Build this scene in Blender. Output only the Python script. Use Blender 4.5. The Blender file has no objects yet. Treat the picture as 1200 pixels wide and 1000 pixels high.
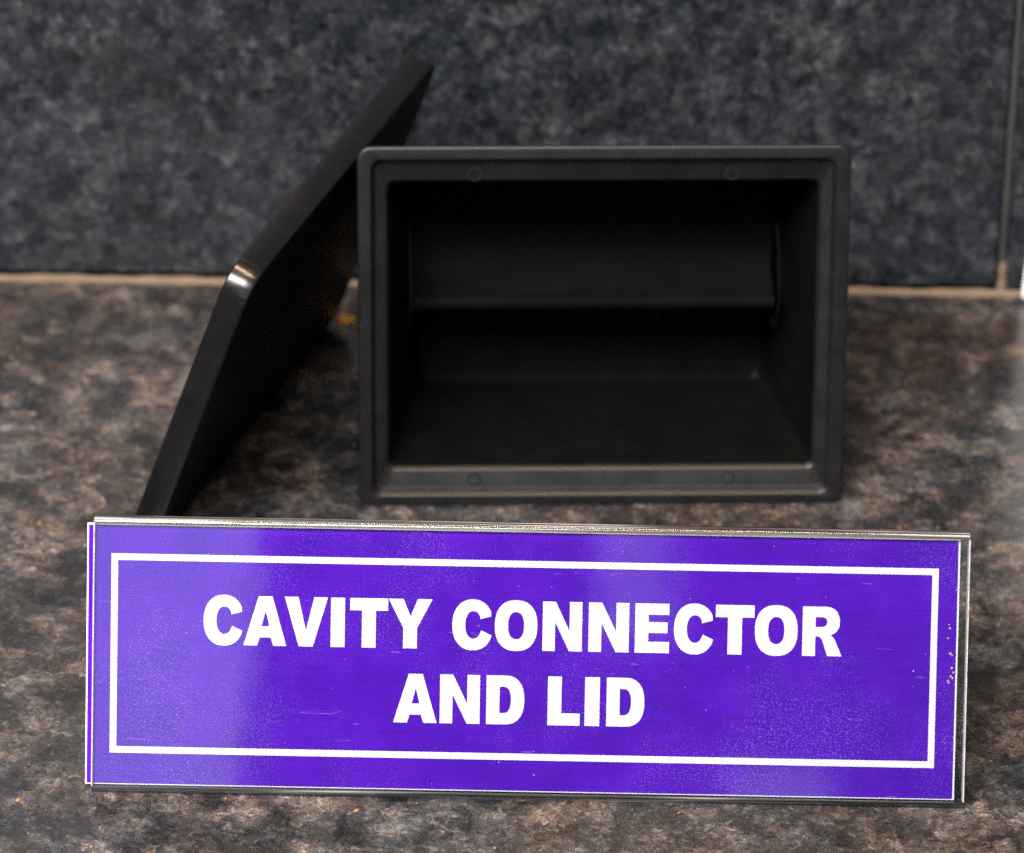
import bpy, bmesh, math, random
from mathutils import Vector, Matrix
from mathutils.geometry import tessellate_polygon

random.seed(7)
U = 0.00025                       # one modelling unit = 0.25 mm
R = math.radians
scene = bpy.context.scene
col = scene.collection

# ------------------------------------------------------------------ camera
cam_d = bpy.data.cameras.new('camera')
cam = bpy.data.objects.new('camera', cam_d)
col.objects.link(cam)
scene.camera = cam
cam_d.sensor_fit = 'HORIZONTAL'
cam_d.sensor_width = 36.0
cam_d.lens = 36.0 * 6039.442 / 1200.0
cam_d.clip_start = 0.05
cam_d.clip_end = 50.0
PITCH, ROLL = R(31.542), R(0.801)
fwd = Vector((0, math.cos(PITCH), -math.sin(PITCH)))
up0 = Vector((0, math.sin(PITCH), math.cos(PITCH)))
rt0 = Vector((1, 0, 0))
rt = rt0 * math.cos(ROLL) + up0 * math.sin(ROLL)
up = up0 * math.cos(ROLL) - rt0 * math.sin(ROLL)
CAM = Vector((-107.797, -5217.997, 3311.771)) * U
m = Matrix((rt, up, -fwd)).transposed().to_4x4()
m.translation = CAM
cam.matrix_world = m
cam_d.dof.use_dof = True
FOCUS = Vector((-88, -500, 180)) * U
cam_d.dof.focus_distance = (FOCUS - CAM).dot(fwd)
cam_d.dof.aperture_fstop = 12.5

# ------------------------------------------------------------------ world and lamps
world = bpy.data.worlds.new("World")
scene.world = world
world.use_nodes = True
bg = world.node_tree.nodes['Background']
bg.inputs[0].default_value = (0.93, 0.96, 1.0, 1)
bg.inputs[1].default_value = 0.10


def lamp(name, loc, target, sx, sy, radiance, color):
    d = bpy.data.lights.new(name, 'AREA')
    d.shape = 'RECTANGLE'
    d.size, d.size_y = sx, sy
    d.energy = radiance * math.pi * sx * sy
    d.color = color
    o = bpy.data.objects.new(name, d)
    col.objects.link(o)
    o.location = loc
    dirv = Vector(target) - Vector(loc)
    o.rotation_euler = dirv.to_track_quat('-Z', 'Y').to_euler()
    return o


lamp('ceiling_light', (-0.58, -0.95, 1.38), (-0.05, -0.08, 0), 1.2, 0.46, 50.0, (1.0, 0.965, 0.92))
lamp('warm_shelf_light', (-0.05, -0.12, 1.0), (0, -0.05, 0), 0.6, 0.05, 85.0, (1.0, 0.68, 0.42))
lamp('window_light', (-0.734, -3.2, 1.0), (0, -0.15, 0.05), 0.86, 1.5, 1.25, (0.92, 0.96, 1.0))
lamp('window_light', (0.72, -3.2, 1.0), (0, -0.15, 0.05), 0.75, 1.5, 0.6, (0.92, 0.96, 1.0))
lamp('wall_light', (0.036, -3.25, 1.20), (0, -0.15, 0.05), 0.07, 0.26, 0.7, (0.95, 0.97, 1.0))
lamp('wall_light', (0.17, -3.25, 0.90), (0, -0.15, 0.05), 0.10, 0.08, 0.7, (0.95, 0.97, 1.0))

vs = scene.view_settings
scene.display_settings.display_device = 'sRGB'
vs.view_transform = 'Standard'
vs.look = 'None'
vs.exposure = 0.0
vs.gamma = 1.0
scene.cycles.use_denoising = False
scene.cycles.sample_clamp_indirect = 0.7
scene.cycles.caustics_refractive = False
scene.cycles.max_bounces = 10
scene.cycles.transparent_max_bounces = 24


# ------------------------------------------------------------------ node helpers
class NT:
    def __init__(self, name):
        self.m = bpy.data.materials.new(name)
        self.m.use_nodes = True
        self.t = self.m.node_tree
        self.t.nodes.clear()
        self.out = self.t.nodes.new('ShaderNodeOutputMaterial')

    def n(self, kind, **kw):
        nd = self.t.nodes.new('ShaderNode' + kind)
        for k, v in kw.items():
            if k.startswith('i_'):
                key = k[2:].replace('_', ' ')
                nd.inputs[key].default_value = v
            else:
                setattr(nd, k, v)
        return nd

    def l(self, a, b):
        self.t.links.new(a, b)

    def coords(self, scale=(1, 1, 1), rot=(0, 0, 0), loc=(0, 0, 0)):
        tc = self.n('TexCoord')
        mp = self.n('Mapping')
        mp.inputs['Scale'].default_value = scale
        mp.inputs['Rotation'].default_value = rot
        mp.inputs['Location'].default_value = loc
        self.l(tc.outputs['Object'], mp.inputs[0])
        return mp.outputs[0]

    def noise(self, vec, scale, detail=4, rough=0.6, dist=0.0):
        nd = self.n('TexNoise')
        nd.inputs['Scale'].default_value = scale
        nd.inputs['Detail'].default_value = detail
        nd.inputs['Roughness'].default_value = rough
        nd.inputs['Distortion'].default_value = dist
        self.l(vec, nd.inputs['Vector'])
        return nd

    def ramp(self, fac, stops, interp='LINEAR'):
        nd = self.n('ValToRGB')
        cr = nd.color_ramp
        cr.interpolation = interp
        while len(cr.elements) > 1:
            cr.elements.remove(cr.elements[-1])
        for i, (p, c) in enumerate(stops):
            e = cr.elements[0] if i == 0 else cr.elements.new(p)
            e.position = p
            if not hasattr(c, '__len__'):
                c = (c, c, c)
            e.color = (c[0], c[1], c[2], 1)
        self.l(fac, nd.inputs[0])
        return nd.outputs[0]

    def mix(self, fac, a, b, mode='MIX'):
        nd = self.n('Mix', data_type='RGBA', blend_type=mode)
        for sock, val in ((nd.inputs[0], fac), (nd.inputs[6], a), (nd.inputs[7], b)):
            if hasattr(val, 'is_output'):
                self.l(val, sock)
            elif hasattr(val, '__len__'):
                sock.default_value = (val[0], val[1], val[2], 1)
            else:
                sock.default_value = val
        return nd.outputs[2]

    def math(self, op, a, b=0.5):
        nd = self.n('Math', operation=op)
        for sock, val in ((nd.inputs[0], a), (nd.inputs[1], b)):
            if hasattr(val, 'is_output'):
                self.l(val, sock)
            else:
                sock.default_value = val
        return nd.outputs[0]

    def bump(self, h, strength, dist):
        nd = self.n('Bump')
        nd.inputs['Strength'].default_value = strength
        nd.inputs['Distance'].default_value = dist
        self.l(h, nd.inputs['Height'])
        return nd.outputs[0]

    def principled(self, color, rough, normal=None, **kw):
        p = self.n('BsdfPrincipled')
        for sock, val in ((p.inputs['Base Color'], color), (p.inputs['Roughness'], rough)):
            if hasattr(val, 'is_output'):
                self.l(val, sock)
            elif hasattr(val, '__len__'):
                sock.default_value = (val[0], val[1], val[2], 1)
            else:
                sock.default_value = val
        if normal is not None:
            self.l(normal, p.inputs['Normal'])
        for k, v in kw.items():
            p.inputs[k.replace('_', ' ')].default_value = v
        self.l(p.outputs[0], self.out.inputs[0])
        return p


# ------------------------------------------------------------------ materials
def granite(name, palette, palette2, grain, flat, fine_amt, vein, speck, rough, loc):
    """polished granite: soft mineral clouds, crystal grains in a palette, fine salt and rare ochre specks"""
    g = NT(name)
    v = g.coords(loc=loc, rot=(0.3, 0.2, 0.5))
    vw = g.noise(v, 260, 3, 0.6)
    # warp the coordinates so that grains lose their straight sides
    sub = g.n('VectorMath', operation='SUBTRACT')
    g.l(vw.outputs['Color'], sub.inputs[0])
    sub.inputs[1].default_value = (0.5, 0.5, 0.5)
    sc = g.n('VectorMath', operation='SCALE')
    g.l(sub.outputs[0], sc.inputs[0])
    sc.inputs['Scale'].default_value = 0.006
    add = g.n('VectorMath', operation='ADD')
    g.l(v, add.inputs[0])
    g.l(sc.outputs[0], add.inputs[1])
    w = add.outputs[0]
    cloud = g.noise(w, flat, 5, 0.62, 0.3)
    grain1 = g.noise(w, grain, 8, 0.60, 0.7)
    grain2 = g.noise(w, grain * 2.6, 6, 0.75, 0.4)
    f = g.math('ADD', g.math('MULTIPLY', grain1.outputs[0], 0.58), g.math('MULTIPLY', cloud.outputs[0], 0.20))
    f = g.math('ADD', f, g.math('MULTIPLY', grain2.outputs[0], 0.22))
    cool = g.ramp(f, palette)
    warm = g.ramp(f, palette2)
    hue = g.ramp(g.noise(w, flat * 0.75, 6, 0.7, 0.5).outputs[0], [(0.42, 0.0), (0.60, 1.0)])
    base = g.mix(hue, cool, warm)
    vor = g.n('TexVoronoi', feature='F1')
    vor.inputs['Scale'].default_value = grain * 1.7
    g.l(w, vor.inputs['Vector'])
    sep = g.n('SeparateColor')
    g.l(vor.outputs['Color'], sep.inputs[0])
    cell = g.ramp(sep.outputs[0], [(0.0, vein[0]), (0.40, vein[0]), (0.46, vein[1]), (0.70, vein[1]), (0.76, vein[2]), (0.90, vein[2]), (0.94, vein[3]), (1, vein[3])])
    cmask = g.ramp(g.noise(w, grain * 1.6, 6, 0.75).outputs[0], [(0.45, 0.0), (0.66, 0.75)])
    base = g.mix(cmask, base, cell)
    # occasional large pale feldspar patches
    lp = g.ramp(g.noise(w, flat * 0.9, 7, 0.7, 0.8).outputs[0], [(0.555, 0.0), (0.64, 0.75)])
    lp = g.math('MULTIPLY', lp, g.ramp(grain2.outputs[0], [(0.36, 0.0), (0.55, 1.0)]))
    base = g.mix(lp, base, vein[3])
    # fine salt-and-pepper crystals
    fine = g.noise(w, 1300, 4, 0.8)
    ff = g.ramp(fine.outputs[0], [(0.34, 1 - fine_amt), (0.50, 1.0), (0.66, 1 + fine_amt)])
    base = g.mix(1.0, base, ff, 'MULTIPLY')
    cry = g.n('TexVoronoi', feature='F1')
    cry.inputs['Scale'].default_value = 900
    g.l(w, cry.inputs['Vector'])
    sep2 = g.n('SeparateColor')
    g.l(cry.outputs['Color'], sep2.inputs[0])
    base = g.mix(1.0, base, g.ramp(sep2.outputs[0], [(0.0, 0.55), (0.5, 0.95), (0.85, 1.15), (1.0, 1.9)]), 'MULTIPLY')
    dark = g.noise(w, grain * 1.7, 6, 0.75, 0.5)
    dm = g.ramp(dark.outputs[0], [(0.36, 0.65), (0.48, 0.0)])
    base = g.mix(dm, base, (0.012, 0.012, 0.014))
    om = g.ramp(g.noise(v, 420, 2, 0.5).outputs[0], [(0.735, 0.0), (0.765, speck)])
    base = g.mix(om, base, (0.42, 0.19, 0.035))
    rr = g.ramp(grain1.outputs[0], [(0.3, rough), (0.7, rough + 0.12)])
    p = g.principled(base, rr)
    return g.m


M = {}
M['counter'] = granite('counter_granite',
                       [(0.365, (0.0051, 0.0058, 0.0075)), (0.45, (0.0140, 0.0156, 0.0189)), (0.50, (0.0293, 0.0306, 0.0345)),
                        (0.55, (0.0540, 0.0541, 0.0566)), (0.625, (0.1272, 0.1206, 0.1181))],
                       [(0.365, (0.0064, 0.0058, 0.0054)), (0.45, (0.0178, 0.0150, 0.0128)), (0.50, (0.0369, 0.0287, 0.0250)),
                        (0.55, (0.0668, 0.0502, 0.0439)), (0.625, (0.1526, 0.1108, 0.0912))],
                       84, 24, 0.62,
                       [(0.0089, 0.0098, 0.0121), (0.0286, 0.0294, 0.0338), (0.0604, 0.0417, 0.0338), (0.1526, 0.1206, 0.1081)], 0.75, 0.16, (0.11, 0.23, 0.31))
M['backsplash'] = granite('backsplash_granite',
                          [(0.36, (0.0033, 0.0046, 0.0079)), (0.45, (0.0083, 0.0111, 0.0176)), (0.50, (0.0185, 0.0221, 0.0311)),
                           (0.56, (0.0334, 0.0372, 0.0475)), (0.62, (0.0743, 0.0780, 0.0878))],
                          [(0.36, (0.0042, 0.0046, 0.0056)), (0.45, (0.0102, 0.0111, 0.0142)), (0.50, (0.0219, 0.0226, 0.0272)),
                           (0.56, (0.0371, 0.0372, 0.0408)), (0.62, (0.0789, 0.0780, 0.0821))],
                          150, 40, 0.40,
                          [(0.0056, 0.0070, 0.0125), (0.0185, 0.0216, 0.0311), (0.0287, 0.0282, 0.0305), (0.0696, 0.0730, 0.0821)], 0.15, 0.24, (0.55, 0.13, 0.77))


def plastic(name, base, rough, grain, strength, dust=0.0, spec=0.5):
    g = NT(name)
    v = g.coords()
    n1 = g.noise(v, grain, 3, 0.6)
    blot = g.noise(v, 90, 4, 0.6)
    c = g.mix(g.ramp(blot.outputs[0], [(0.35, 0.0), (0.7, 1.0)]), base, tuple(x * 1.35 for x in base))
    if dust > 0:
        dm = g.ramp(g.noise(v, 1900, 2, 0.5).outputs[0], [(0.74, 0.0), (0.80, dust)])
        c = g.mix(dm, c, (0.30, 0.28, 0.26))
    r = g.ramp(blot.outputs[0], [(0.3, rough - 0.05), (0.7, rough + 0.07)])
    g.principled(c, r, g.bump(n1.outputs[0], strength, 0.0002), Specular_IOR_Level=spec)
    return g.m


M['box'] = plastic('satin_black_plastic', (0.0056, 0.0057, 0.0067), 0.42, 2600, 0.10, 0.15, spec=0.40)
M['pipe'] = plastic('sheen_band_plastic', (0.0040, 0.0042, 0.0043), 0.8, 2200, 0.05, spec=0.01)  # sheen put into the colour: lighter than the cavity around it
M['cavity'] = plastic('shaded_cavity_plastic', (0.0023, 0.0024, 0.0024), 0.42, 2400, 0.08, 0.0, spec=0.07)  # interior shade painted in: the box plastic again, darker and duller
M['lid'] = plastic('glossy_black_plastic', (0.005, 0.005, 0.0055), 0.20, 2400, 0.02, 0.3, spec=0.5)
M['lid_inside'] = plastic('shaded_lid_plastic', (0.003, 0.003, 0.003), 0.45, 2400, 0.04, 0.0, spec=0.10)  # inner face of the lid: same plastic with its shade in the colour
M['grout'] = plastic('beige_grout', (0.125, 0.09, 0.063), 0.85, 900, 0.5)
M['dark_grout'] = plastic('stained_brown_grout', (0.026, 0.026, 0.029), 0.85, 900, 0.5)
M['flake'] = plastic('gold_flake', (0.75, 0.55, 0.22), 0.3, 900, 0.1)
M['white'] = plastic('white_board_paint', (0.82, 0.82, 0.81), 0.5, 900, 0.1)
M['ochre'] = plastic('ochre_colour', (0.62, 0.27, 0.03), 0.45, 900, 0.3)

# printed purple card
g = NT('purple_print')
v = g.coords()
n1 = g.noise(v, 60, 5, 0.6)
n2 = g.noise(v, 5200, 2, 0.7)
vb = g.coords(scale=(0.03, 1, 1))
n3 = g.noise(vb, 1400, 2, 0.5)
c = g.mix(g.ramp(n1.outputs[0], [(0.35, 0.0), (0.68, 1.0)]), (0.066, 0.0026, 0.385), (0.094, 0.0055, 0.465))
c = g.mix(1.0, c, g.ramp(n2.outputs[0], [(0.3, 0.80), (0.7, 1.20)]), 'MULTIPLY')
c = g.mix(1.0, c, g.ramp(n3.outputs[0], [(0.35, 0.93), (0.65, 1.07)]), 'MULTIPLY')
g.principled(c, 0.75, Specular_IOR_Level=0.06)
M['purple'] = g.m
g = NT('white_print')
v = g.coords()
c = g.ramp(g.noise(v, 3000, 2, 0.6).outputs[0], [(0.3, (0.86, 0.86, 0.86)), (0.7, (0.90, 0.90, 0.90))])
g.principled(c, 0.75, Specular_IOR_Level=0.06)
M['paper'] = g.m


# clear acrylic sheet: see-through with a Fresnel gloss, plus dust specks and hairline scratches on its face
def acrylic_sheet(name, worn):
    g = NT(name)
    tr = g.n('BsdfTransparent')
    tr.inputs[0].default_value = (0.965, 0.975, 0.975, 1)
    gl = g.n('BsdfGlossy')
    gl.inputs['Color'].default_value = (1, 1, 1, 1)
    v = g.coords()
    gl.inputs['Roughness'].default_value = 0.035
    wav = g.noise(v, 45, 2, 0.5)
    bmp = g.bump(wav.outputs[0], 0.012, 0.002)
    g.l(bmp, gl.inputs['Normal'])
    fr = g.n('Fresnel')
    fr.inputs['IOR'].default_value = 1.5
    mx = g.n('MixShader')
    g.l(fr.outputs[0], mx.inputs[0])
    g.l(tr.outputs[0], mx.inputs[1])
    g.l(gl.outputs[0], mx.inputs[2])
    last = mx.outputs[0]
    if worn:
        df = g.n('BsdfDiffuse')
        df.inputs[0].default_value = (0.62, 0.55, 0.86, 1)
        patch = g.ramp(g.noise(v, 26, 3, 0.6).outputs[0], [(0.46, 0.0), (0.64, 1.0)])
        spk = g.ramp(g.noise(v, 2300, 1, 0.5).outputs[0], [(0.60, 0.0), (0.74, 0.17)])
        a = g.mix(1.0, patch, spk, 'MULTIPLY')
        spk2 = g.ramp(g.noise(v, 900, 1, 0.5).outputs[0], [(0.81, 0.0), (0.835, 0.55)])
        a = g.mix(1.0, a, spk2, 'LIGHTEN')
        vs_ = g.coords(scale=(0.10, 1, 1), rot=(0, 0.35, 0))
        scr = g.ramp(g.noise(vs_, 520, 1, 0.4, 0.4).outputs[0], [(0.775, 0.0), (0.782, 0.08), (0.788, 0.08), (0.794, 0.0)])
        a = g.mix(1.0, a, scr, 'LIGHTEN')
        vs2 = g.coords(scale=(0.14, 1, 1), rot=(0, -1.25, 0))
        scr2 = g.ramp(g.noise(vs2, 430, 1, 0.4, 0.4).outputs[0], [(0.770, 0.0), (0.776, 0.12), (0.780, 0.12), (0.786, 0.0)])
        a = g.mix(1.0, a, scr2, 'LIGHTEN')
        m2 = g.n('MixShader')
        g.l(a, m2.inputs[0])
        g.l(last, m2.inputs[1])
        g.l(df.outputs[0], m2.inputs[2])
        last = m2.outputs[0]
    g.l(last, g.out.inputs[0])
    return g.m


M['acrylic'] = acrylic_sheet('clear_acrylic', False)
M['acrylic_front'] = acrylic_sheet('scuffed_clear_acrylic', True)
g = NT('acrylic_edge')
tr = g.n('BsdfTransparent')
tr.inputs[0].default_value = (0.86, 0.87, 0.88, 1)
gl = g.n('BsdfGlossy')
gl.inputs['Roughness'].default_value = 0.16
fr = g.n('Fresnel')
fr.inputs['IOR'].default_value = 1.5
m1 = g.n('MixShader')
g.l(g.math('MULTIPLY', fr.outputs[0], 1.6), m1.inputs[0])
g.l(tr.outputs[0], m1.inputs[1])
g.l(gl.outputs[0], m1.inputs[2])
df = g.n('BsdfDiffuse')
df.inputs[0].default_value = (0.70, 0.68, 0.70, 1)
m2 = g.n('MixShader')
vr = g.coords(scale=(0.012, 1, 1))
g.l(g.ramp(g.noise(vr, 1100, 2, 0.5).outputs[0], [(0.42, 0.01), (0.56, 0.07), (0.66, 0.40)]), m2.inputs[0])  # pale streaks painted in as highlights along the folds
g.l(m1.outputs[0], m2.inputs[1])
g.l(df.outputs[0], m2.inputs[2])
g.l(m2.outputs[0], g.out.inputs[0])
M['acrylic_edge'] = g.m


g = NT('frosted_acrylic_edge')
tr = g.n('BsdfTransparent')
tr.inputs[0].default_value = (0.95, 0.96, 0.96, 1)
df = g.n('BsdfDiffuse')
df.inputs[0].default_value = (0.80, 0.78, 0.80, 1)
mx = g.n('MixShader')
g.l(g.ramp(g.noise(g.coords(), 300, 3, 0.6).outputs[0], [(0.3, 0.30), (0.7, 0.65)]), mx.inputs[0])
g.l(tr.outputs[0], mx.inputs[1])
g.l(df.outputs[0], mx.inputs[2])
g.l(mx.outputs[0], g.out.inputs[0])
M['frosted'] = g.m


# ------------------------------------------------------------------ object helpers
def link_mesh(name, verts, faces, mat, parent=None, smooth=True, angle=38, mats=None, fmat=None):
    me = bpy.data.meshes.new(name)
    me.from_pydata([tuple(x) for x in verts], [], faces)
    bm = bmesh.new()
    bm.from_mesh(me)
    bmesh.ops.recalc_face_normals(bm, faces=bm.faces)
    bm.to_mesh(me)
    bm.free()
    for mm in (mats or [mat]):
        me.materials.append(mm)
    if fmat:
        for p, i in zip(me.polygons, fmat):
            p.material_index = i
    if smooth:
        me.polygons.foreach_set('use_smooth', [True] * len(me.polygons))
        me.set_sharp_from_angle(angle=R(angle))
    o = bpy.data.objects.new(name, me)
    col.objects.link(o)
    o.parent = parent
    return o


def thing(name, label, cat, matrix):
    o = bpy.data.objects.new(name, None)
    o.empty_display_size = 0.02
    col.objects.link(o)
    o.matrix_world = matrix
    o['label'] = label
    o['category'] = cat
    return o


def rrect(x0, x1, z0, z1, r, y, seg=8):
    """rounded rectangle in the local xz plane at depth y"""
    pts = []
    for cx, cz, a0 in ((x1 - r, z1 - r, 0), (x0 + r, z1 - r, 90), (x0 + r, z0 + r, 180), (x1 - r, z0 + r, 270)):
        for k in range(seg + 1):
            a = R(a0 + 90.0 * k / seg)
            pts.append(Vector((cx + r * math.cos(a), y, cz + r * math.sin(a))) * U)
    return pts


def loft(loops, cap0=True, cap1=True, closed=False):
    verts, faces = [], []
    n = len(loops[0])
    for lp in loops:
        verts += lp
    L = len(loops)
    for i in range(L if closed else L - 1):
        a, b = i * n, ((i + 1) % L) * n
        for k in range(n):
            k2 = (k + 1) % n
            faces.append((a + k, a + k2, b + k2, b + k))
    if cap0 and not closed:
        faces.append(tuple(range(n)))
    if cap1 and not closed:
        faces.append(tuple(range((L - 1) * n, L * n)))
    return verts, faces


def place(loc, rz):
    return Matrix.Translation(Vector(loc) * U) @ Matrix.Rotation(R(rz), 4, 'Z')


def box_mesh(x0, x1, y0, y1, z0, z1, b=1.0):
    """bevelled block as a loft along y"""
    return loft([rrect(x0 + b, x1 - b, z0 + b, z1 - b, b, y0, 2), rrect(x0, x1, z0, z1, b * 1.5, y0 + b, 2),
                 rrect(x0, x1, z0, z1, b * 1.5, y1 - b, 2), rrect(x0 + b, x1 - b, z0 + b, z1 - b, b, y1, 2)])


# ------------------------------------------------------------------ setting: counter and backsplash
YB, YBYAW = 520.608, -0.196
v_, f_ = box_mesh(-3200, 3200, -1840, 760, -130, 0, 6)
o = link_mesh('granite_counter', v_, f_, M['counter'])
o['kind'] = 'structure'
o['label'] = 'polished brown and grey speckled granite counter top'
counter = o
# small ochre-coloured patch on the counter, seen between the leaning lid and the box
pts = []
for k in range(14):
    a = 2 * math.pi * k / 14
    rr = 1 + 0.25 * math.sin(3 * a + 1) + random.uniform(-0.12, 0.12)
    pts.append((-321 + 13 * rr * math.cos(a), 431 + 15 * rr * math.sin(a)))
vv = [Vector((x, y, -2)) * U for x, y in pts] + [Vector((-321 + (x + 321) * .8, 431 + (y - 431) * .8, 2.2)) * U for x, y in pts]
ff = [tuple(range(14, 28))] + [(k, (k + 1) % 14, 14 + (k + 1) % 14, 14 + k) for k in range(14)]
link_mesh('ochre_patch', vv, ff, M['ochre'], counter)

wall = thing('granite_backsplash', 'dark blue grey granite backsplash behind the box with beige grout along its foot', 'backsplash',
             place((0, YB, 0), YBYAW))
GX0, GX1 = 514.5, 519.5
v_, f_ = box_mesh(-3200, GX0, 0, 80, 7, 1500, 7)
link_mesh('granite_slab', v_, f_, M['backsplash'], wall)
v_, f_ = box_mesh(GX1, 3200, 1.5, 80, 7, 1500, 4)
link_mesh('granite_slab', v_, f_, M['backsplash'], wall)


def bead(name, p_of, n, parent, mat):
    """an uneven ridge of grout: p_of(i, a) gives the surface point"""
    loops = []
    for i in range(n + 1):
        loops.append([p_of(i / n, 2 * math.pi * k / 10) for k in range(10)])
    vv, ff = loft(loops)
    return link_mesh(name, vv, ff, mat, parent, angle=80)


def foot_bead(t, a):
    x = -1500 + t * 3000
    w = 1 + 0.16 * math.sin(x * .043) + 0.12 * math.sin(x * .13 + 1) + random.uniform(-.06, .06)
    return Vector((x, -1.5 + 7.4 * w * math.cos(a), 1.0 + 5.8 * w * math.sin(a))) * U


bead('grout_joint', foot_bead, 220, wall, M['grout'])


def side_bead(t, a):
    z = 48 + t * 1440
    w = 1 + 0.10 * math.sin(z * .06) + random.uniform(-.05, .05)
    return Vector(((GX0 + GX1) / 2 + 4.4 * w * math.cos(a), 3.0 + 2.6 * w * math.sin(a), z)) * U


bead('grout_joint', side_bead, 120, wall, M['dark_grout'])


def toe_bead(t, a):
    z = 4 + t * 50
    w = (1 + 0.14 * math.sin(z * .21)) * (1 - 0.55 * t ** 3)
    return Vector(((GX0 + GX1) / 2 + 2 + 6 * w * math.cos(a), 4 + 4 * w * math.sin(a), z)) * U


bead('grout_joint', toe_bead, 16, wall, M['grout'])

# white board standing at the right end of the counter
wb = link_mesh('white_board', *box_mesh(0, 260, 0, 14, 0, 420, 5), M['white'])
wb.matrix_world = place((542, 496, 2.2), -0.2) @ Matrix.Rotation(R(4.0), 4, 'Y')
wb['label'] = 'white board edge at the far right against the backsplash'
wb['category'] = 'board'

# ------------------------------------------------------------------ black box
BOXY, BOXLEAN = 2.167, 11.378
box = thing('plastic_box', 'open black plastic box with rimmed mouth facing forward, behind the purple sign', 'box',
            place((0, 0, 0.3), BOXY) @ Matrix.Rotation(R(-BOXLEAN), 4, 'X'))
q = rrect
outer = [
    q(-244, 244, 56, 339, 12, 238), q(-248, 248, 51, 343, 14, 237), q(-250, 250, 48.5, 346, 15, 233),
    q(-275, 275, 12, 430, 15, 32), q(-281, 281, 8, 440, 15, 9.5), q(-287, 287, 3, 446, 14, 9), q(-289, 289, 1, 448, 15.5, 8), q(-289.6, 289.6, .4, 448.6, 16, 6)]
for a in (0, 22, 45, 68, 90):
    s, c_ = math.sin(R(a)), math.cos(R(a))
    outer.append(q(-290 + 3.2 * (1 - c_), 290 - 3.2 * (1 - c_), 3.2 * (1 - c_), 449 - 3.2 * (1 - c_), 16 - 3.2 * (1 - c_) * .8, 3.2 * (1 - s)))
rim = [q(-275.2, 273.6, 12.6, 434.6, 13, 0), q(-274.6, 273.0, 13.2, 434.0, 12.8, .4), q(-273.9, 272.3, 14.0, 433.4, 12.4, 1.3),
       q(-271.3, 269.8, 17.2, 430.8, 11.4, 5.7), q(-270.8, 269.3, 17.8, 430.3, 11.1, 6.8)]
rim += [q(-270.4, 269, 18.2, 430, 11, 8.5), q(-269.6, 268.2, 19, 429.2, 10.4, 10.2), q(-268, 266.6, 20.6, 427.6, 9.6, 11)]
inner = [q(-257.6, 257.6, 40.7, 406.1, 11, 11), q(-256.8, 256.8, 41.5, 405.3, 10.6, 11.5), q(-254.6, 254.6, 44.0, 402.8, 9.6, 15.0), q(-254, 254, 44.7, 402.2, 9.4, 16.3)]
inner += [q(-253, 253, 45.5, 401, 9, 18), q(-217, 211.5, 77, 338, 18, 214), q(-215, 209.6, 79, 336, 17, 220), q(-211, 205, 83, 332, 14, 224), q(-205, 199, 89, 326, 10, 225)]
vv, ff = loft(outer + rim + inner)
nl = len(outer + rim) + 5                                # beyond this loop the walls take the darkened cavity colour
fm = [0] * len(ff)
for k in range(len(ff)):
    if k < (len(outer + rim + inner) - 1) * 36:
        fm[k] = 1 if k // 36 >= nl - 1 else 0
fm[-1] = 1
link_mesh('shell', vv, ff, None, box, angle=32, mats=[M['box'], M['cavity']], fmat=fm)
# ejector pin marks on the ledge: shallow raised rings
def ring(name, cx, cz, r, y, parent, mat):
    loops = []
    for k in range(20):
        a = 2 * math.pi * k / 20
        loops.append([Vector((cx + (r + 1.0 * math.cos(b)) * math.cos(a), y + 0.12 * math.sin(b), cz + (r + 1.0 * math.cos(b)) * math.sin(a))) * U
                      for b in [2 * math.pi * j / 6 for j in range(6)]])
    vv, ff = loft(loops, closed=True)
    return link_mesh(name, vv, ff, mat, parent, angle=80)


for cx, cz in ((-152, 412), (150, 412), (-152, 29.5), (153, 29.5), (-258, 30), (258, 30)):
    ring('ejector_mark', cx, cz, 5.5 if abs(cx) > 200 else 7.5, 11, box, M['box'])
# added channel, shaped to give the faint sheen across the back wall: a lip, an undercut below it and a hollow face above it
prof = [(226, 206), (140, 200), (128, 201.5), (119, 205), (112, 210), (108.6, 214.5), (107.2, 218.5), (107.4, 221.5), (109, 224)]
for k in range(1, 17):
    a = R(86 * k / 16)
    prof.append((109 + 74 * math.sin(a), 224 + 50 * (1 - math.cos(a))))
prof += [(184, 290), (184.5, 352), (226, 340)]
chan = []
for x in (-226, 212):
    chan.append([Vector((x, y, z)) * U for y, z in prof])
link_mesh('sheen_channel', *loft(chan), M['pipe'], box, angle=75)
# thin moulded rings where a pipe would pass through the side walls
for x in (-227, 213):
    loops = []
    for k in range(40):
        a = 2 * math.pi * k / 40
        loops.append([Vector((x + 1.5 * math.cos(b_), 122 + (66 + 1.5 * math.sin(b_)) * math.cos(a), 252 + (66 + 1.5 * math.sin(b_)) * math.sin(a))) * U
                      for b_ in [2 * math.pi * j_ / 6 for j_ in range(6)]])
    vv, ff = loft(loops, closed=True)
    link_mesh('socket_ring', vv, ff, M['pipe'], box, angle=80)

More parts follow.
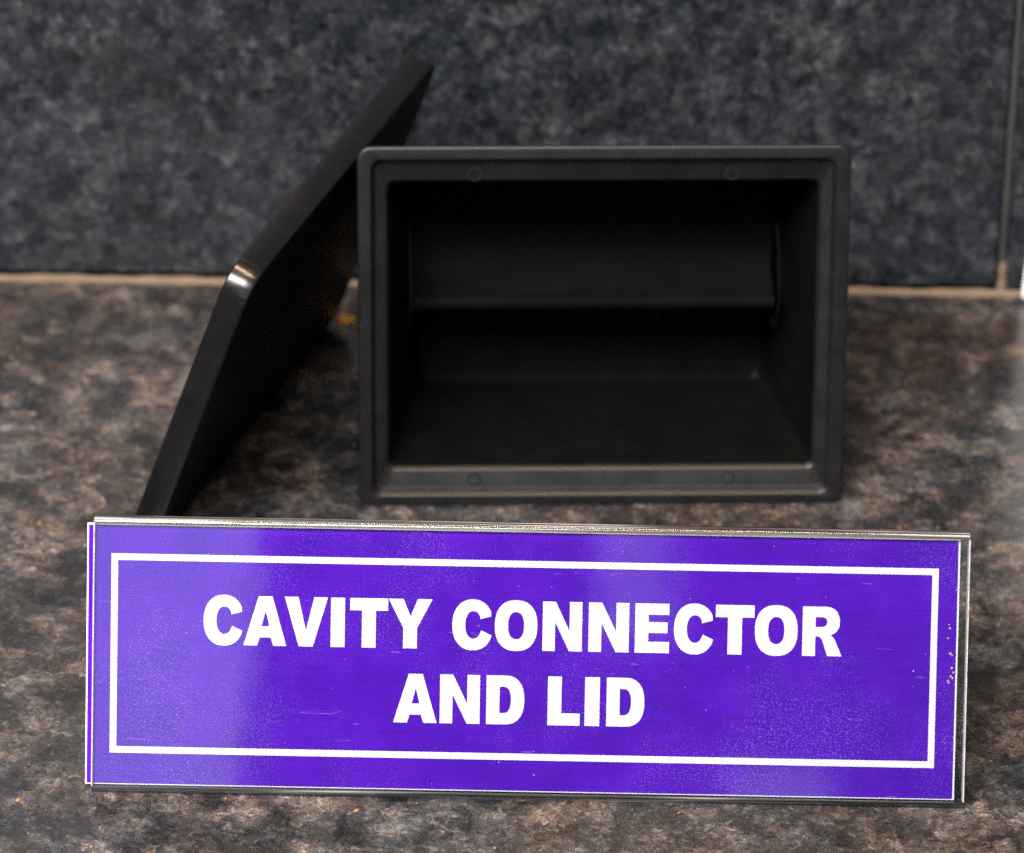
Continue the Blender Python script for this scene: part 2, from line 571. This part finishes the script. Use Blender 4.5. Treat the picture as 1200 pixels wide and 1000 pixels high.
# ------------------------------------------------------------------ lid leaning on the box
LY, LL = R(19.619), R(70.711)
e2 = Vector((math.sin(LY), math.cos(LY), 0))
uu = Vector((math.cos(LL) * math.cos(LY), -math.cos(LL) * math.sin(LY), math.sin(LL)))
nn_ = e2.cross(uu) * -1
if nn_.x > 0:
    nn_ = -nn_
lm = Matrix((e2, nn_, uu)).transposed().to_4x4()
lm.translation = Vector((-534.6, -131.8, 0.5)) * U
L1, L2, LT, LR = 426.0, 602.0, 33, 40
b = 2.2
vv, ff = loft([q(b, L2 - b, b, L1 - b, LR - b, 0, 12), q(.6, L2 - .6, .6, L1 - .6, LR - .6, .6, 12), q(0, L2, 0, L1, LR, b, 12),
               q(0, L2, 0, L1, LR, LT - b, 12), q(.6, L2 - .6, .6, L1 - .6, LR - .6, LT - .6, 12), q(b, L2 - b, b, L1 - b, LR - b, LT, 12)])
lid = link_mesh('box_lid', vv, ff, None, None, angle=50, mats=[M['lid'], M['lid_inside']],
                fmat=[1 if k == len(ff) - 2 else 0 for k in range(len(ff))])
lid.matrix_world = lm
lid['label'] = 'flat glossy black lid with rounded corners leaning on the left side of the box'
lid['category'] = 'lid'

# ------------------------------------------------------------------ sign in its acrylic holder
SL = 26.012
sm = place((-85.905, -611.067, 0.6), -0.499) @ Matrix.Rotation(R(-SL), 4, 'X')
sign = thing('sign_holder', 'clear acrylic sign holder with a purple card reading CAVITY CONNECTOR AND LID', 'sign', sm)
# local axes: x along the sign, z up the panel, y into the panel (front face at y = 0)
HX0, HX1, HH, ST, GAP = -478.2, 478.8, 307.2, 7.5, 5.0


def panel(name, y0, y1, z0, z1, mat):
    vv, ff = box_mesh(HX0, HX1, y0, y1, z0, z1, 0.8)
    return link_mesh(name, vv, ff, mat, sign)


panel('front_sheet', 0, ST, 8.5, HH - 8.5, M['acrylic_front'])
panel('back_sheet', ST + GAP, 2 * ST + GAP, 8.5, HH - 8.5, M['acrylic'])


# sawn, slightly frosted ends of the two sheets
for y0, x in ((0.0, HX0), (0.0, HX1), (ST + GAP, HX0), (ST + GAP, HX1)):
    vv, ff = box_mesh(x - .9, x + .9, y0 + .4, y0 + ST - .4, 8.6, HH - 8.6, 0.4)
    link_mesh('sheet_edge', vv, ff, M['frosted'], sign)


def fold(z0, sgn):
    """half-round clear bend that joins the two sheets"""
    D = 2 * ST + GAP
    prof = [(0.0, z0)]
    for k in range(13):
        a = math.pi * k / 12
        prof.append((D / 2 - D / 2 * math.cos(a), z0 + sgn * (1.5 + 7.0 * math.sin(a))))
    prof.append((D, z0))
    prof += [(ST + GAP, z0), (ST + GAP, z0 + sgn * 1.0), (ST, z0 + sgn * 1.0), (ST, z0)]
    loops = []
    for i in range(41):
        x = HX0 + (HX1 - HX0) * i / 40
        jit = random.uniform(-.18, .18)
        loops.append([Vector((x, y, z + (jit if 1 < j < 13 else 0))) * U for j, (y, z) in enumerate(prof)])
    return loft(loops)


link_mesh('top_fold', *fold(HH - 8.3, 1), M['acrylic_edge'], sign, angle=40)
link_mesh('bottom_fold', *fold(8.3, -1), M['acrylic_edge'], sign, angle=40)
# foot plate running back over the counter from the bottom fold, hidden behind the card
fa = Matrix.Rotation(R(SL), 4, 'X')
vv, ff = box_mesh(HX0, HX1, 22, 250, 0.5, 7.0, 0.8)
fo = link_mesh('foot_plate', vv, ff, M['acrylic'], sign)
fo.matrix_local = fa

# card
CX0, CX1, CZ0, CZ1, CY = -486.2, 469.4, 9.4, 298.6, ST + 1.2
vv, ff = box_mesh(CX0, CX1, CY, CY + 2.2, CZ0, CZ1, 0.4)
card = link_mesh('printed_card', vv, ff, M['paper'], sign, smooth=False)
PY_ = CY - 0.25


def flat(polys, y, name, mat, thick=0.2):
    """thin printed layer: polys is a list of (outline, holes) in the card plane"""
    verts, faces = [], []
    for rings in polys:
        base = len(verts)
        flat_pts = [p for ring_ in rings for p in ring_]
        tris = tessellate_polygon([[Vector((p[0], p[1], 0)) for p in ring_] for ring_ in rings])
        verts += [Vector((p[0], y, p[1])) * U for p in flat_pts]
        faces += [tuple(base + i for i in t) for t in tris]
    me = bpy.data.meshes.new(name)
    me.from_pydata([tuple(x) for x in verts], [], faces)
    bm = bmesh.new()
    bm.from_mesh(me)
    for f in bm.faces:
        f.normal_update()
        if f.normal.y > 0:
            f.normal_flip()
    bm.to_mesh(me)
    bm.free()
    me.materials.append(mat)
    o = bpy.data.objects.new(name, me)
    col.objects.link(o)
    o.parent = card
    return o


def rect(x0, x1, z0, z1):
    return [(x0, z0), (x1, z0), (x1, z1), (x0, z1)]


flat([[rect(CX0 + 1.6, CX1 - 2.2, CZ0 + 1.4, CZ1 - 2.0)]], PY_, 'purple_field', M['purple'])
flat([[rect(-459.6, 446.3, 44.8, 265.6), rect(-452.2, 439.2, 52.2, 258.2)]], PY_ - .3, 'border_line', M['paper'])

# ---- lettering: heavy grotesque capitals drawn as outlines in a (width x 57) box, y up
CAPH = 57.0


def sup(cx, cy, a, b, a0, a1, n=24, e=2.35):
    out = []
    for k in range(n + 1):
        t = R(a0 + (a1 - a0) * k / n)
        c_, s_ = math.cos(t), math.sin(t)
        out.append((cx + a * math.copysign(abs(c_) ** (2 / e), c_), cy + b * math.copysign(abs(s_) ** (2 / e), s_)))
    return out


def glyph(ch):
    H = CAPH
    if ch == 'I':
        return 16, [[[(0, 0), (16, 0), (16, H), (0, H)]]]
    if ch == 'L':
        return 37.5, [[[(0, 0), (37.5, 0), (37.5, 14.3), (16, 14.3), (16, H), (0, H)]]]
    if ch == 'T':
        return 44.3, [[[(14, 0), (30.3, 0), (30.3, H - 14.3), (44.3, H - 14.3), (44.3, H), (0, H), (0, H - 14.3), (14, H - 14.3)]]]
    if ch == 'E':
        return 40, [[[(0, 0), (40, 0), (40, 13), (15.6, 13), (15.6, 23.0), (37.8, 23.0), (37.8, 35.6), (15.6, 35.6), (15.6, H - 13), (39.6, H - 13), (39.6, H), (0, H)]]]
    if ch == 'N':
        return 46.5, [[[(0, 0), (14.8, 0), (14.8, 33.5), (31.5, 0), (46.5, 0), (46.5, H), (31.7, H), (31.7, 23.5), (15.2, H), (0, H)]]]
    if ch == 'V':
        return 50.5, [[[(17.0, 0), (33.5, 0), (50.5, H), (34.6, H), (25.2, 18.5), (16.2, H), (0, H)]]]
    if ch == 'A':
        return 50, [[[(0, 0), (15.8, 0), (19.0, 9.4), (31.8, 9.4), (34.6, 0), (50, 0), (33.4, H), (17.2, H)],
                     [(21.0, 22.5), (30.0, 22.5), (25.6, 40.5)]]]
    if ch == 'Y':
        return 50.5, [[[(17.2, 0), (33.2, 0), (33.2, 23.6), (50.5, H), (33.6, H), (25.4, 37.0), (17.2, H), (0, H), (17.2, 23.6)]]]
    if ch == 'O':
        return 49.5, [[sup(24.75, H / 2, 24.75, 29.3, 0, 352, 40), sup(24.75, H / 2, 9.3, 15.6, 0, 352, 36)]]
    if ch == 'C':
        o_ = sup(23.9, H / 2, 23.9, 29.4, 30, 330, 44, 2.2)
        i_ = sup(24.6, H / 2, 9.4, 15.8, 322, 38, 34, 2.2)
        o_ = [(45.2, 38.6)] + [p for p in o_ if not (p[0] > 40 and 19 < p[1] < 38.2)] + [(45.8, 16.8)]
        i_ = [(33.8, 22.2)] + [p for p in i_ if not (p[0] > 31.5 and 22 < p[1] < 35)] + [(32.9, 35.2)]
        return 46, [[o_ + i_]]
    if ch == 'D':
        o_ = [(0, 0), (22.0, 0)] + sup(22.0, H / 2, 22.3, H / 2, -86, 86, 30, 2.35) + [(22.0, H), (0, H)]
        i_ = [(15.4, 13.2), (20.5, 13.2)] + sup(20.5, H / 2, 8.2, H / 2 - 13.2, -80, 80, 20, 2.3) + [(20.5, H - 13.2), (15.4, H - 13.2)]
        return 44.3, [[o_, i_]]
    if ch == 'R':
        o_ = [(0, 0), (15.0, 0), (15.0, 22.6), (17.5, 22.6), (20.5, 21.6), (22.8, 18.6), (29.0, 0), (45.6, 0), (38.2, 17.4), (35.6, 21.6), (32.6, 24.4)]
        o_ += [(36.6, 26.2), (39.6, 28.8), (41.8, 32.4), (42.9, 36.6), (43.0, 41.2), (42.0, 46.4), (39.8, 51.0), (36.4, 54.4), (32.0, 56.3), (27.5, H), (0, H)]
        i_ = [(15.0, 33.6), (22.5, 33.6), (25.4, 34.2), (27.6, 36.0), (28.5, 39.2), (27.7, 42.4), (25.6, 44.2), (22.5, 44.8), (15.0, 44.8)]
        return 45.6, [[o_, i_]]


def text(items, z0, z1, name):
    polys = []
    for ch, x0, x1 in items:
        w, shapes = glyph(ch)
        for rings in shapes:
            polys.append([[(x0 + p[0] / w * (x1 - x0), z0 + p[1] / CAPH * (z1 - z0)) for p in ring_] for ring_ in rings])
    o = flat(polys, PY_ - .35, name, M['paper'])
    return o


text([('C', -357.9, -315.1), ('A', -313.9, -266.8), ('V', -269.2, -221.7), ('I', -218.4, -202.9), ('T', -197.4, -155.7), ('Y', -155.2, -107.1),
      ('C', -85.2, -41.8), ('O', -38.5, 8.2), ('N', 13.9, 57.2), ('N', 64.3, 108.6), ('E', 115.2, 152.9), ('C', 157.7, 201.0), ('T', 203.4, 245.8),
      ('O', 246.4, 293.4), ('R', 298.6, 342.0)], 166.5, 221.2, 'lettering')
text([('A', -148.4, -100.6), ('N', -97.4, -53.5), ('D', -46.4, -4.7), ('L', 21.0, 56.4), ('I', 61.7, 78.0), ('D', 85.5, 127.1)], 84.3, 138.5, 'lettering')

# small glittering flakes caught under the acrylic near its right end
vv, ff = [], []
for x, z in ((459, 204), (460, 200), (458, 189), (461, 172), (463, 170), (462, 147), (464, 145), (459, 142), (460, 140), (465, 151), (463, 156)):
    k = len(vv)
    s = random.uniform(.9, 1.7)
    vv += [Vector((x - s, ST + .2, z)) * U, Vector((x, ST + .5, z - s)) * U, Vector((x + s, ST + .2, z + .4)) * U, Vector((x, ST + .1, z + s)) * U, Vector((x, ST + .75, z)) * U]
    ff += [(k, k + 1, k + 2, k + 3), (k, k + 4, k + 1), (k + 1, k + 4, k + 2), (k + 2, k + 4, k + 3), (k + 3, k + 4, k)]
fl = link_mesh('glitter_flakes', vv, ff, M['flake'], card, smooth=False)
